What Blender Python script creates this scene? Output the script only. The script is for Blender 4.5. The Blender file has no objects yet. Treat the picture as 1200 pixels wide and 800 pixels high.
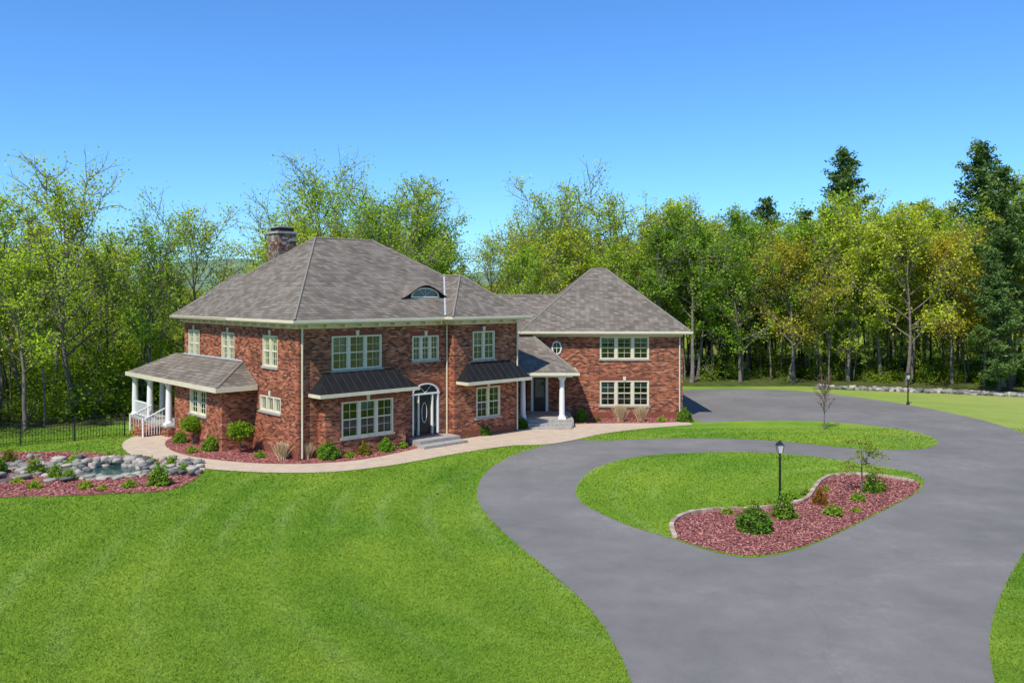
import bpy, math, random
import numpy as np
from mathutils import Vector, Matrix, noise
R = random.Random(11)
rng = np.random.default_rng(11)
scene = bpy.context.scene
COL = scene.collection
CAM_H = 7.6

# ------------------------------------------------------------ site survey helper
def site(u, v):
    """ground point measured off the photo (flat site, eye height 7.6 m) -> world X,Y"""
    Y = 7600.0 / (v - 344.0)
    return ((u - 600.0) * Y / 1000.0, Y)

def smooth_closed(pts, n=6):
    out = []; N = len(pts)
    for i in range(N):
        p0, p1, p2, p3 = [np.array(pts[(i + k - 1) % N], float) for k in range(4)]
        for j in range(n):
            t = j / n
            out.append(tuple(0.5 * ((2 * p1) + (-p0 + p2) * t + (2 * p0 - 5 * p1 + 4 * p2 - p3) * t * t + (-p0 + 3 * p1 - 3 * p2 + p3) * t ** 3)))
    return out

def smooth_open(pts, n=6):
    q = [pts[0]] + list(pts) + [pts[-1]]; out = []
    for i in range(1, len(q) - 2):
        p0, p1, p2, p3 = [np.array(q[i + k - 1], float) for k in range(4)]
        for j in range(n):
            t = j / n
            out.append(tuple(0.5 * ((2 * p1) + (-p0 + p2) * t + (2 * p0 - 5 * p1 + 4 * p2 - p3) * t * t + (-p0 + 3 * p1 - 3 * p2 + p3) * t ** 3)))
    out.append(tuple(pts[-1]))
    return out

def inside(poly, X, Y):
    res = np.zeros(len(X), bool); n = len(poly); j = n - 1
    for i in range(n):
        xi, yi = poly[i][:2]; xj, yj = poly[j][:2]
        c = ((yi > Y) != (yj > Y))
        with np.errstate(divide='ignore', invalid='ignore'):
            xx = (xj - xi) * (Y - yi) / ((yj - yi) if yj != yi else 1e-9) + xi
        res ^= (c & (X < xx)); j = i
    return res

# ------------------------------------------------------------ materials
def mat_new(name):
    m = bpy.data.materials.new(name); m.use_nodes = True
    nt = m.node_tree; nt.nodes.clear()
    out = nt.nodes.new('ShaderNodeOutputMaterial')
    return m, nt, out
def N(nt, typ, **kw):
    n = nt.nodes.new(typ)
    for k, v in kw.items():
        setattr(n, k, v)
    return n
def c4(c): return (c[0], c[1], c[2], 1.0)
def math_n(nt, op, a, b=None, clamp=False):
    n = nt.nodes.new('ShaderNodeMath'); n.operation = op; n.use_clamp = clamp
    for i, x in enumerate([a, b]):
        if x is None: continue
        if isinstance(x, (int, float)): n.inputs[i].default_value = x
        else: nt.links.new(x, n.inputs[i])
    return n.outputs[0]
def mix_c(nt, fac, a, b, mode='MIX'):
    n = nt.nodes.new('ShaderNodeMix'); n.data_type = 'RGBA'; n.blend_type = mode
    for idx, x in ((0, fac), (6, a), (7, b)):
        if isinstance(x, (int, float)): n.inputs[idx].default_value = x
        elif isinstance(x, tuple): n.inputs[idx].default_value = c4(x)
        else: nt.links.new(x, n.inputs[idx])
    return n.outputs[2]
def noise_n(nt, vec, scale, detail=4, rough=.55):
    n = nt.nodes.new('ShaderNodeTexNoise'); n.inputs['Scale'].default_value = scale
    n.inputs['Detail'].default_value = detail; n.inputs['Roughness'].default_value = rough
    if vec is not None: nt.links.new(vec, n.inputs['Vector'])
    return n.outputs['Fac']
def ramp_n(nt, fac, stops):
    n = nt.nodes.new('ShaderNodeValToRGB'); e = n.color_ramp.elements
    while len(e) < len(stops): e.new(0.5)
    for i, (p, c) in enumerate(stops):
        e[i].position = p; e[i].color = c4(c) if len(c) == 3 else c
    nt.links.new(fac, n.inputs['Fac']); return n.outputs['Color']
def bump_n(nt, h, strength=.3, dist=.02):
    n = nt.nodes.new('ShaderNodeBump'); n.inputs['Strength'].default_value = strength
    n.inputs['Distance'].default_value = dist; nt.links.new(h, n.inputs['Height']); return n.outputs[0]
def prin(nt, out, color, rough=.8, spec=.3, normal=None, metal=0.):
    p = nt.nodes.new('ShaderNodeBsdfPrincipled')
    if isinstance(color, tuple): p.inputs['Base Color'].default_value = c4(color)
    else: nt.links.new(color, p.inputs['Base Color'])
    p.inputs['Roughness'].default_value = rough
    p.inputs['Specular IOR Level'].default_value = spec
    p.inputs['Metallic'].default_value = metal
    if normal is not None: nt.links.new(normal, p.inputs['Normal'])
    nt.links.new(p.outputs[0], out.inputs[0]); return p

def simple(name, c1, c2, scale=5, rough=.7, spec=.3, bump=0., metal=0., obj=False):
    m, nt, out = mat_new(name)
    if obj:
        v = N(nt, 'ShaderNodeTexCoord').outputs['Object']
    else:
        v = N(nt, 'ShaderNodeNewGeometry').outputs['Position']
    f = noise_n(nt, v, scale, 6, .65)
    col = ramp_n(nt, f, [(.3, c1), (.7, c2)])
    nr = bump_n(nt, f, bump, .03) if bump else None
    prin(nt, out, col, rough, spec, nr, metal); return m

def brick_material():
    m, nt, out = mat_new('brick_wall')
    tc = N(nt, 'ShaderNodeTexCoord').outputs['Object']
    s = N(nt, 'ShaderNodeSeparateXYZ'); nt.links.new(tc, s.inputs[0])
    a = math_n(nt, 'ADD', s.outputs[0], s.outputs[1])
    cv = N(nt, 'ShaderNodeCombineXYZ'); nt.links.new(a, cv.inputs[0]); nt.links.new(s.outputs[2], cv.inputs[1])
    b = N(nt, 'ShaderNodeTexBrick'); nt.links.new(cv.outputs[0], b.inputs['Vector'])
    b.inputs['Color1'].default_value = (0, 0, 0, 1); b.inputs['Color2'].default_value = (1, 1, 1, 1)
    b.inputs['Mortar'].default_value = (.5, .5, .5, 1)
    b.inputs['Scale'].default_value = 1; b.inputs['Brick Width'].default_value = .23
    b.inputs['Row Height'].default_value = .08; b.inputs['Mortar Size'].default_value = .005
    b.inputs['Mortar Smooth'].default_value = .1
    col = ramp_n(nt, b.outputs['Color'], [(0., (.06, .026, .02)), (.25, (.16, .048, .027)), (.5, (.32, .092, .043)), (.8, (.41, .13, .062)), (1., (.52, .24, .14))])
    big = noise_n(nt, cv.outputs[0], .7, 4)
    col = mix_c(nt, .45, col, ramp_n(nt, big, [(.35, (.66, .6, .58)), (.65, (1.18, 1.1, 1.05))]), 'MULTIPLY')
    col = mix_c(nt, b.outputs['Fac'], col, (.31, .22, .155))
    inv = math_n(nt, 'SUBTRACT', 1.0, b.outputs['Fac'])
    prin(nt, out, col, .85, .15, bump_n(nt, inv, .5, .01)); return m

def shingle_material():
    m, nt, out = mat_new('roof_shingles')
    tc = N(nt, 'ShaderNodeTexCoord').outputs['Object']
    s = N(nt, 'ShaderNodeSeparateXYZ'); nt.links.new(tc, s.inputs[0])
    a = math_n(nt, 'ADD', s.outputs[0], math_n(nt, 'MULTIPLY', s.outputs[1], .93))
    cv = N(nt, 'ShaderNodeCombineXYZ'); nt.links.new(a, cv.inputs[0]); nt.links.new(s.outputs[2], cv.inputs[1])
    b = N(nt, 'ShaderNodeTexBrick'); nt.links.new(cv.outputs[0], b.inputs['Vector'])
    b.inputs['Color1'].default_value = (0, 0, 0, 1); b.inputs['Color2'].default_value = (1, 1, 1, 1)
    b.inputs['Scale'].default_value = 1; b.inputs['Brick Width'].default_value = .3
    b.inputs['Row Height'].default_value = .115; b.inputs['Mortar Size'].default_value = .010
    b.inputs['Mortar Smooth'].default_value = .4
    col = ramp_n(nt, b.outputs['Color'], [(0., (.135, .114, .092)), (.5, (.185, .159, .13)), (1., (.25, .216, .178))])
    big = noise_n(nt, tc, .5, 6, .68)
    col = mix_c(nt, .75, col, ramp_n(nt, big, [(.3, (.76, .75, .74)), (.7, (1.22, 1.18, 1.12))]), 'MULTIPLY')
    col = mix_c(nt, math_n(nt, 'MULTIPLY', b.outputs['Fac'], .6), col, (.07, .06, .05))
    inv = math_n(nt, 'SUBTRACT', 1.0, b.outputs['Fac'])
    prin(nt, out, col, .95, .08, bump_n(nt, inv, .4, .02)); return m

def glass_material():
    m, nt, out = mat_new('window_glass')
    g = N(nt, 'ShaderNodeBsdfGlossy'); g.inputs['Roughness'].default_value = .02
    g.inputs['Color'].default_value = (.85, .95, .92, 1)
    t = N(nt, 'ShaderNodeBsdfTransparent'); t.inputs['Color'].default_value = (.6, .68, .64, 1)
    mx = N(nt, 'ShaderNodeMixShader'); lw = N(nt, 'ShaderNodeFresnel'); lw.inputs[0].default_value = 1.9
    nt.links.new(lw.outputs[0], mx.inputs[0]); nt.links.new(t.outputs[0], mx.inputs[1]); nt.links.new(g.outputs[0], mx.inputs[2])
    nt.links.new(mx.outputs[0], out.inputs[0]); return m

def leaf_material(name, dark, light, trans=.35, use_obj_color=True):
    m, nt, out = mat_new(name)
    at = N(nt, 'ShaderNodeAttribute', attribute_name='lv')
    tc = N(nt, 'ShaderNodeTexCoord').outputs['Object']
    nz = noise_n(nt, tc, .55, 2)
    f = math_n(nt, 'ADD', math_n(nt, 'MULTIPLY', at.outputs['Fac'], .6), math_n(nt, 'MULTIPLY', nz, .5))
    col = ramp_n(nt, f, [(.2, dark), (.8, light)])
    if use_obj_color:
        oi = N(nt, 'ShaderNodeObjectInfo')
        col = mix_c(nt, 1., col, oi.outputs['Color'], 'MULTIPLY')
    d = N(nt, 'ShaderNodeBsdfDiffuse'); t = N(nt, 'ShaderNodeBsdfTranslucent')
    nt.links.new(col, d.inputs[0]); nt.links.new(mix_c(nt, 1., col, (1.15, 1.12, .6), 'MULTIPLY'), t.inputs[0])
    mx = N(nt, 'ShaderNodeMixShader'); mx.inputs[0].default_value = trans
    nt.links.new(d.outputs[0], mx.inputs[1]); nt.links.new(t.outputs[0], mx.inputs[2])
    nt.links.new(mx.outputs[0], out.inputs[0]); return m

def grass_material(name='grass_lawn'):
    m, nt, out = mat_new(name)
    pos = N(nt, 'ShaderNodeNewGeometry').outputs['Position']
    fine = noise_n(nt, pos, 22, 6, .75)
    mid = noise_n(nt, pos, 1.3, 5, .6)
    big = noise_n(nt, pos, .16, 3, .5)
    def rings(cx, cy, freq, wobs):
        sub = N(nt, 'ShaderNodeVectorMath', operation='DISTANCE'); nt.links.new(pos, sub.inputs[0]); sub.inputs[1].default_value = (cx, cy, 0.)
        wob = math_n(nt, 'MULTIPLY', noise_n(nt, pos, .1, 1), wobs)
        d = math_n(nt, 'ADD', sub.outputs['Value'], wob)
        return math_n(nt, 'MULTIPLY', math_n(nt, 'ADD', math_n(nt, 'SINE', math_n(nt, 'MULTIPLY', d, freq)), 1.), .5)
    wide = rings(15., 31., 1.9, 1.5)
    tr2 = math_n(nt, 'POWER', rings(15., 31., 3.8, 1.5), 4.)
    mp2 = N(nt, 'ShaderNodeMapping'); mp2.inputs['Location'].default_value = (40, 13, 0); nt.links.new(pos, mp2.inputs[0])
    msk2 = ramp_n(nt, noise_n(nt, mp2.outputs[0], .13, 3), [(.42, (0, 0, 0)), (.66, (1, 1, 1))])
    col = ramp_n(nt, fine, [(.25, (.085, .165, .016)), (.5, (.175, .305, .03)), (.78, (.31, .44, .062))])
    col = mix_c(nt, .55, col, ramp_n(nt, mid, [(.3, (.75, .82, .65)), (.7, (1.22, 1.1, 1.1))]), 'MULTIPLY')
    col = mix_c(nt, .9, col, ramp_n(nt, big, [(.35, (.76, .86, .8)), (.65, (1.26, 1.1, 1.1))]), 'MULTIPLY')
    col = mix_c(nt, .6, col, ramp_n(nt, wide, [(.2, (.88, .92, .88)), (.8, (1.1, 1.06, 1.1))]), 'MULTIPLY')
    col = mix_c(nt, math_n(nt, 'MULTIPLY', math_n(nt, 'MULTIPLY', tr2, msk2), .2), col, (.42, .50, .18))
    sx = N(nt, 'ShaderNodeSeparateXYZ'); nt.links.new(pos, sx.inputs[0])
    dr2 = N(nt, 'ShaderNodeMapRange'); dr2.inputs[1].default_value = 1.35; dr2.inputs[2].default_value = 2.3
    nt.links.new(math_n(nt, 'ADD', math_n(nt, 'MULTIPLY', sx.outputs[0], .05), math_n(nt, 'MULTIPLY', noise_n(nt, pos, .8, 5, .7), 1.)), dr2.inputs[0])
    col = mix_c(nt, math_n(nt, 'MULTIPLY', dr2.outputs[0], .7), col, (.36, .37, .12))
    prin(nt, out, col, .95, .06, bump_n(nt, fine, .7, .05)); return m

def asphalt_material():
    m, nt, out = mat_new('asphalt')
    pos = N(nt, 'ShaderNodeNewGeometry').outputs['Position']
    fine = noise_n(nt, pos, 60, 4, .8); mid = noise_n(nt, pos, .9, 6, .65); big = noise_n(nt, pos, .2, 4, .6)
    col = ramp_n(nt, fine, [(.25, (.14, .130, .118)), (.75, (.235, .221, .203))])
    col = mix_c(nt, .55, col, ramp_n(nt, big, [(.35, (.78, .79, .8)), (.65, (1.2, 1.18, 1.16))]), 'MULTIPLY')
    col = mix_c(nt, .6, col, ramp_n(nt, mid, [(.3, (.84, .84, .84)), (.7, (1.16, 1.15, 1.14))]), 'MULTIPLY')
    # pale dusty scuffs where cars turn
    pm = ramp_n(nt, noise_n(nt, pos, .2, 2), [(.52, (0, 0, 0)), (.66, (1, 1, 1))])
    br = ramp_n(nt, noise_n(nt, pos, 2.4, 8, .8), [(.5, (0, 0, 0)), (.68, (1, 1, 1))])
    col = mix_c(nt, math_n(nt, 'MULTIPLY', math_n(nt, 'MULTIPLY', pm, br), .4), col, (.36, .34, .31))
    vo = N(nt, 'ShaderNodeTexVoronoi', feature='DISTANCE_TO_EDGE'); vo.inputs['Scale'].default_value = .11
    wv = N(nt, 'ShaderNodeVectorMath', operation='ADD'); nz = N(nt, 'ShaderNodeTexNoise'); nz.inputs['Scale'].default_value = .6; nz.inputs['Detail'].default_value = 5
    nt.links.new(pos, nz.inputs['Vector']); nt.links.new(pos, wv.inputs[0]); nt.links.new(nz.outputs['Color'], wv.inputs[1]); nt.links.new(wv.outputs[0], vo.inputs['Vector'])
    ck = ramp_n(nt, vo.outputs['Distance'], [(.0, (.5, .5, .5)), (.003, (0, 0, 0))])
    col = mix_c(nt, math_n(nt, 'MULTIPLY', ck, .3), col, (.09, .088, .085))
    prin(nt, out, col, .93, .1, bump_n(nt, fine, .3, .01)); return m

def paver_material():
    m, nt, out = mat_new('tan_path')
    pos = N(nt, 'ShaderNodeNewGeometry').outputs['Position']
    b = N(nt, 'ShaderNodeTexBrick'); nt.links.new(pos, b.inputs['Vector'])
    b.inputs['Color1'].default_value = (.50, .385, .275, 1); b.inputs['Color2'].default_value = (.56, .44, .32, 1)
    b.inputs['Mortar'].default_value = (.42, .33, .24, 1); b.inputs['Scale'].default_value = 1
    b.inputs['Brick Width'].default_value = .3; b.inputs['Row Height'].default_value = .2; b.inputs['Mortar Size'].default_value = .006
    col = mix_c(nt, .5, b.outputs['Color'], ramp_n(nt, noise_n(nt, pos, 1.5, 5), [(.3, (.82, .82, .82)), (.7, (1.12, 1.1, 1.08))]), 'MULTIPLY')
    prin(nt, out, col, .9, .15); return m

def attr_ramp_material(name, stops, rough=.9, attr='lv'):
    m, nt, out = mat_new(name)
    at = N(nt, 'ShaderNodeAttribute', attribute_name=attr)
    prin(nt, out, ramp_n(nt, at.outputs['Fac'], stops), rough, .12); return m

M = {}
M['brick'] = brick_material(); M['shingle'] = shingle_material(); M['glass'] = glass_material()
M['trim'] = simple('cream_trim_paint', (.62, .55, .38), (.72, .64, .46), 2, .5, .4)
M['white'] = simple('white_paint', (.74, .73, .68), (.82, .81, .77), 2, .45, .4)
M['soldier'] = simple('soldier_brick', (.13, .04, .028), (.29, .095, .05), 9, .85)
M['ridge'] = simple('ridge_cap', (.2, .17, .135), (.27, .235, .19), 6, .9, .1)
M['metal'] = simple('black_standing_seam', (.010, .010, .010), (.018, .018, .018), 3, .62, .2)
M['flash'] = simple('lead_flashing', (.35, .37, .38), (.45, .46, .47), 3, .5)
M['room'] = simple('room_shade_panel', (.02, .022, .02), (.05, .05, .045), 1, .9)  # dimness of the unlit interior put into the panel's colour
M['blind'] = simple('window_blind', (.5, .5, .46), (.62, .62, .58), 3, .8)
M['door'] = simple('dark_door', (.018, .014, .012), (.03, .024, .02), 4, .35)
M['stone'] = simple('grey_stone', (.26, .235, .2), (.44, .40, .35), 6, .85, bump=.3)
M['fieldstone'] = simple('fieldstone', (.07, .052, .04), (.36, .27, .2), 3.5, .9, bump=.5)
M['iron'] = simple('black_iron', (.01, .01, .01), (.02, .02, .02), 5, .45)
M['grass'] = grass_material(); M['asphalt'] = asphalt_material(); M['paver'] = paver_material()
M['mulch'] = simple('red_mulch', (.17, .054, .045), (.40, .145, .125), 16, .95, .1, .7)
M['mulchchip'] = attr_ramp_material('mulch_chips', [(0, (.13, .042, .038)), (.5, (.34, .125, .105)), (1, (.54, .26, .22))])
M['litter'] = simple('forest_floor', (.035, .045, .014), (.11, .13, .03), 1.2, .95, .1, .5)
M['bark'] = simple('tree_bark', (.09, .075, .058), (.26, .225, .185), 3.5, .95, .1, .5, obj=True)
M['pinebark'] = simple('pine_bark', (.05, .038, .03), (.12, .09, .07), 3.5, .95, .1, .5, obj=True)
M['leaf'] = leaf_material('spring_leaves', (.28, .385, .022), (.66, .74, .075), .46)
M['needle'] = leaf_material('pine_needles', (.055, .105, .032), (.19, .28, .08), .25)
M['shrub'] = leaf_material('shrub_leaves', (.07, .14, .018), (.25, .38, .05), .28)
M['straw'] = attr_ramp_material('dry_ornamental_grass', [(0, (.34, .22, .11)), (1, (.6, .45, .26))])
M['hill'] = simple('wooded_hill', (.12, .19, .13), (.18, .26, .17), .03, 1., 0.)
M['canopy'] = simple('distant_canopy', (.05, .085, .016), (.30, .38, .06), .9, 1., 0., .8)
M['rock'] = attr_ramp_material('landscape_rock', [(0, (.10, .098, .09)), (.5, (.25, .235, .205)), (1, (.48, .41, .33))])
M['edge'] = attr_ramp_material('edging_block', [(0, (.3, .2, .15)), (1, (.54, .42, .32))])
m, nt, out = mat_new('pond_water')
p = prin(nt, out, (.02, .075, .06), .08, .5, bump_n(nt, noise_n(nt, N(nt, 'ShaderNodeNewGeometry').outputs['Position'], 6, 3), .25, .03)); M['water'] = m
M['lampglass'] = simple('lamp_glass', (.5, .5, .46), (.6, .6, .55), 3, .15, .5)

# ------------------------------------------------------------ mesh builders
def link(ob, parent=None, inv=None):
    COL.objects.link(ob)
    if parent is not None:
        ob.parent = parent
        if inv is not None: ob.matrix_parent_inverse = inv
    return ob

class MB:
    def __init__(s): s.v = []; s.f = []; s.m = []
    def poly(s, pts, mi=0):
        b = len(s.v); s.v += [tuple(p) for p in pts]; s.f.append(tuple(range(b, b + len(pts)))); s.m.append(mi)
    def hexa(s, c, mi=0):
        b = len(s.v); s.v += [tuple(p) for p in c]
        for q in ((0, 3, 2, 1), (4, 5, 6, 7), (0, 1, 5, 4), (1, 2, 6, 5), (2, 3, 7, 6), (3, 0, 4, 7)):
            s.f.append(tuple(b + i for i in q)); s.m.append(mi)
    def box(s, x0, x1, y0, y1, z0, z1, mi=0):
        s.hexa([(x0, y0, z0), (x1, y0, z0), (x1, y1, z0), (x0, y1, z0), (x0, y0, z1), (x1, y0, z1), (x1, y1, z1), (x0, y1, z1)], mi)
    def obox(s, F, a0, a1, n0, n1, z0, z1, mi=0):
        o, d, n = F
        P = lambda a, k, z: (o[0] + d[0] * a + n[0] * k, o[1] + d[1] * a + n[1] * k, z)
        s.hexa([P(a0, n0, z0), P(a1, n0, z0), P(a1, n1, z0), P(a0, n1, z0), P(a0, n0, z1), P(a1, n0, z1), P(a1, n1, z1), P(a0, n1, z1)], mi)
    def tube(s, pts, rad, sides=6, mi=0):
        vs, qs = tube_np(pts, rad, sides); b = len(s.v)
        s.v += [tuple(x) for x in vs]
        for q in qs: s.f.append(tuple(int(i) + b for i in q)); s.m.append(mi)
    def lathe(s, x, y, prof, sides=14, mi=0):
        b = len(s.v)
        for r, z in prof:
            for k in range(sides):
                a = 2 * math.pi * k / sides; s.v.append((x + r * math.cos(a), y + r * math.sin(a), z))
        for i in range(len(prof) - 1):
            for k in range(sides):
                k2 = (k + 1) % sides
                s.f.append((b + i * sides + k, b + i * sides + k2, b + (i + 1) * sides + k2, b + (i + 1) * sides + k)); s.m.append(mi)
        s.f.append(tuple(b + (len(prof) - 1) * sides + k for k in range(sides))); s.m.append(mi)
    def make(s, name, mats, parent=None, inv=None, smooth=False):
        me = bpy.data.meshes.new(name); me.from_pydata(s.v, [], s.f)
        for m in mats: me.materials.append(m)
        me.polygons.foreach_set('material_index', s.m)
        if smooth: me.polygons.foreach_set('use_smooth', [True] * len(s.f))
        me.update(); ob = bpy.data.objects.new(name, me); return link(ob, parent, inv)

def tube_np(pts, rad, sides=6):
    P = np.array(pts, float); n = len(P); vs = []
    for i in range(n):
        d = P[min(i + 1, n - 1)] - P[max(i - 1, 0)]; d /= (np.linalg.norm(d) + 1e-9)
        up = np.array([0, 0, 1.]) if abs(d[2]) < .9 else np.array([1., 0, 0])
        a = np.cross(d, up); a /= np.linalg.norm(a); b = np.cross(d, a)
        for k in range(sides):
            t = 2 * math.pi * k / sides
            vs.append(P[i] + rad[i] * (a * math.cos(t) + b * math.sin(t)))
    qs = []
    for i in range(n - 1):
        for k in range(sides):
            k2 = (k + 1) % sides
            qs.append((i * sides + k, i * sides + k2, (i + 1) * sides + k2, (i + 1) * sides + k))
    return np.array(vs), np.array(qs)

def quad_mesh(name, verts, quads, midx, mats, lv=None):
    me = bpy.data.meshes.new(name)
    nv, nq = len(verts), len(quads)
    me.vertices.add(nv); me.vertices.foreach_set('co', np.asarray(verts, np.float32).ravel())
    me.loops.add(nq * 4); me.loops.foreach_set('vertex_index', np.asarray(quads, np.int32).ravel())
    me.polygons.add(nq); me.polygons.foreach_set('loop_start', np.arange(nq, dtype=np.int32) * 4)
    try: me.polygons.foreach_set('loop_total', np.full(nq, 4, np.int32))
    except Exception: pass
    for m in mats: me.materials.append(m)
    me.polygons.foreach_set('material_index', np.asarray(midx, np.int32))
    if lv is not None:
        at = me.attributes.new('lv', 'FLOAT', 'FACE'); at.data.foreach_set('value', np.asarray(lv, np.float32))
    me.update(calc_edges=True); return me

def leaf_quads(C, size, aspect=1.6, upbias=.3, g=rng):
    n = len(C)
    nrm = g.normal(size=(n, 3)); nrm[:, 2] += upbias * 2 * np.sign(nrm[:, 2] + .3); nrm /= np.linalg.norm(nrm, axis=1)[:, None]
    r = g.normal(size=(n, 3)); a = np.cross(nrm, r); a /= np.linalg.norm(a, axis=1)[:, None]; b = np.cross(nrm, a)
    s = (size * g.uniform(.6, 1.3, n))[:, None] * .5
    V = np.stack([C - a * s * aspect, C - b * s, C + a * s * aspect, C + b * s], 1).reshape(-1, 3)
    return V, np.arange(n * 4).reshape(-1, 4)

# ------------------------------------------------------------ trees
def rot_dir(d, ang, g):
    r = g.normal(size=3); p = np.cross(d, r); p /= np.linalg.norm(p)
    v = d * math.cos(ang) + p * math.sin(ang); return v / np.linalg.norm(v)

def grow(p, d, L, n, curl, g, up=0.):
    pts = [np.array(p, float)]
    for i in range(n):
        d = d + g.normal(size=3) * curl + np.array([0, 0, up]); d /= np.linalg.norm(d)
        pts.append(pts[-1] + d * L / n)
    return pts

def deciduous(name, seed, h=15, cr=4.2, nleaf=11000, ls=.2, first=.3, spread=1.0, leaf='leaf', limbs=17, trunk_r=None):
    g = np.random.default_rng(seed); V = []; Q = []; nb = 0
    def add(pts, rad, sd):
        nonlocal nb
        v, q = tube_np(pts, rad, sd); V.append(v); Q.append(q + nb); nb += len(v)
    tr = trunk_r or h * .0125
    tp = grow((0, 0, -.1), np.array([g.normal() * .04, g.normal() * .04, 1.]), h * .93, 11, .055, g, .05)
    add(tp, [tr * (1.25 if i == 0 else 1) * (1 - .9 * i / 11) for i in range(12)], 8)
    anchors = []
    tpa = np.array(tp)
    for i in range(limbs):
        f = first + (.97 - first) * ((i + g.uniform(-.3, .3)) / limbs); f = min(max(f, first), .98)
        k = f * 11; k0 = int(k); base = tpa[k0] + (tpa[min(k0 + 1, 11)] - tpa[k0]) * (k - k0)
        az = i * 2.4 + g.uniform(-.4, .4); rel = (f - first) / (1 - first)
        el = math.radians(g.uniform(18, 40) + 35 * rel)
        L = cr * (1.25 * math.sin(math.pi * (.25 + .62 * rel)) + .05) * g.uniform(.7, 1.25) * spread
        d = np.array([math.cos(az) * math.cos(el), math.sin(az) * math.cos(el), math.sin(el)])
        lp = grow(base, d, L, 6, .12, g, .06)
        r0 = tr * (1 - .85 * f) * .62
        add(lp, [max(.02, r0 * (1 - .8 * j / 6)) for j in range(7)], 5)
        for j in range(2, 7):
            for rpt in range(2 if j < 6 else 3):
                dd = lp[j] - lp[j - 1]; dd /= np.linalg.norm(dd)
                sp = grow(lp[j], rot_dir(dd, g.uniform(.5, 1.05), g), L * g.uniform(.22, .42), 4, .16, g, .06)
                add(sp, [.034 * (1 - .6 * q / 4) for q in range(5)], 4)
                w = g.uniform(.12, 1) ** 1.6
                for q in range(1, 5):
                    anchors.append((*sp[q], w))
                for z in range(2):
                    dd2 = sp[2 + z] - sp[1 + z]; dd2 /= np.linalg.norm(dd2)
                    tw = grow(sp[2 + z], rot_dir(dd2, g.uniform(.5, 1.), g), L * .18, 2, .2, g, .05)
                    add(tw, [.018, .014, .009], 3)
                    for q in range(1, 3): anchors.append((*tw[q], w))
    nw = sum(len(q) for q in Q)
    A = np.array(anchors); pr = A[:, 3] / A[:, 3].sum()
    C = A[g.choice(len(A), nleaf, p=pr), :3] + g.normal(size=(nleaf, 3)) * np.array([.3, .3, .24]) * (cr / 4.2)
    lv, lq = leaf_quads(C, ls, 1.3, .2, g)
    V.append(lv); Q.append(lq + nb)
    att = np.concatenate([np.zeros(nw), g.uniform(0, 1, nleaf)])
    mi = np.concatenate([np.zeros(nw, int), np.ones(nleaf, int)])
    return quad_mesh(name, np.concatenate(V), np.concatenate(Q), mi, [M['bark'], M[leaf]], att)

def pine(name, seed, h=20, lm=3.6, first=.3, nn=12000):
    g = np.random.default_rng(seed); V = []; Q = []; nb = 0; A = []
    def add(pts, rad, sd):
        nonlocal nb
        v, q = tube_np(pts, rad, sd); V.append(v); Q.append(q + nb); nb += len(v)
    tp = grow((0, 0, -.1), np.array([0, 0, 1.]), h, 10, .012, g, .05)
    add(tp, [h * .013 * (1 - .93 * i / 10) for i in range(11)], 8); tpa = np.array(tp)
    z = first * h
    while z < h * .985:
        f = z / h; k = f * 10; k0 = int(k); base = tpa[k0] + (tpa[min(k0 + 1, 10)] - tpa[k0]) * (k - k0)
        rel = (f - first) / (1 - first)
        for b in range(int(g.integers(3, 6))):
            az = g.uniform(0, 6.28); L = lm * (1 - rel) ** .6 * g.uniform(.45, 1.2) + .3
            if rel < .25: L *= g.uniform(.5, 1)
            el = math.radians(g.uniform(-5, 18) + 25 * rel)
            d = np.array([math.cos(az) * math.cos(el), math.sin(az) * math.cos(el), math.sin(el)])
            lp = grow(base, d, L, 5, .07, g, .05)
            add(lp, [max(.012, .055 * (1 - rel * .7) * (1 - .8 * j / 5)) for j in range(6)], 4)
            for j in range(1, 6):
                for r_ in range(3):
                    side = np.array([-d[1], d[0], 0]) * g.normal() * L * .16 * (1.2 - j / 7)
                    A.append((*(lp[j] + side + (lp[j] - lp[j - 1]) * g.uniform(-.5, .3)), .4 + L))
        z += g.uniform(.45, .8)
    nw = sum(len(q) for q in Q)
    A = np.array(A); pr = A[:, 3] / A[:, 3].sum()
    C = A[g.choice(len(A), nn, p=pr), :3] + g.normal(size=(nn, 3)) * np.array([.24, .24, .12])
    lv, lq = leaf_quads(C, .16, 2.5, .3, g); V.append(lv); Q.append(lq + nb)
    att = np.concatenate([np.zeros(nw), g.uniform(0, 1, nn)]); mi = np.concatenate([np.zeros(nw, int), np.ones(nn, int)])
    return quad_mesh(name, np.concatenate(V), np.concatenate(Q), mi, [M['pinebark'], M['needle']], att)

DEC = [deciduous('deciduous_a', 1, 15, 4.0, 7000, .18, first=.38), deciduous('deciduous_b', 2, 15.5, 3.7, 6000, .18, first=.44),
       deciduous('deciduous_c', 3, 14, 4.2, 7000, .18, first=.28), deciduous('deciduous_d', 4, 16, 3.3, 5000, .18, first=.5),
       deciduous('deciduous_e', 5, 15, 3.8, 4200, .17, first=.36), deciduous('deciduous_f', 6, 14.5, 2.8, 4400, .18, first=.3),
       deciduous('deciduous_g', 7, 14.5, 3.4, 6000, .18, first=.2, limbs=20)]
SPARSE = [deciduous('sparse_a', 21, 15.5, 4.9, 7500, .15, first=.3, limbs=22, trunk_r=.24), deciduous('sparse_b', 22, 15, 4.5, 5500, .15, first=.34, limbs=21, trunk_r=.24)]
THIN = [deciduous('thin_a', 51, 14, 1.9, 900, .16, first=.5, limbs=10, trunk_r=.1), deciduous('thin_b', 52, 13, 1.6, 600, .16, first=.45, limbs=9, trunk_r=.08),
        deciduous('thin_c', 53, 9, 2.2, 1800, .16, first=.25, limbs=12, trunk_r=.07)]
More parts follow.
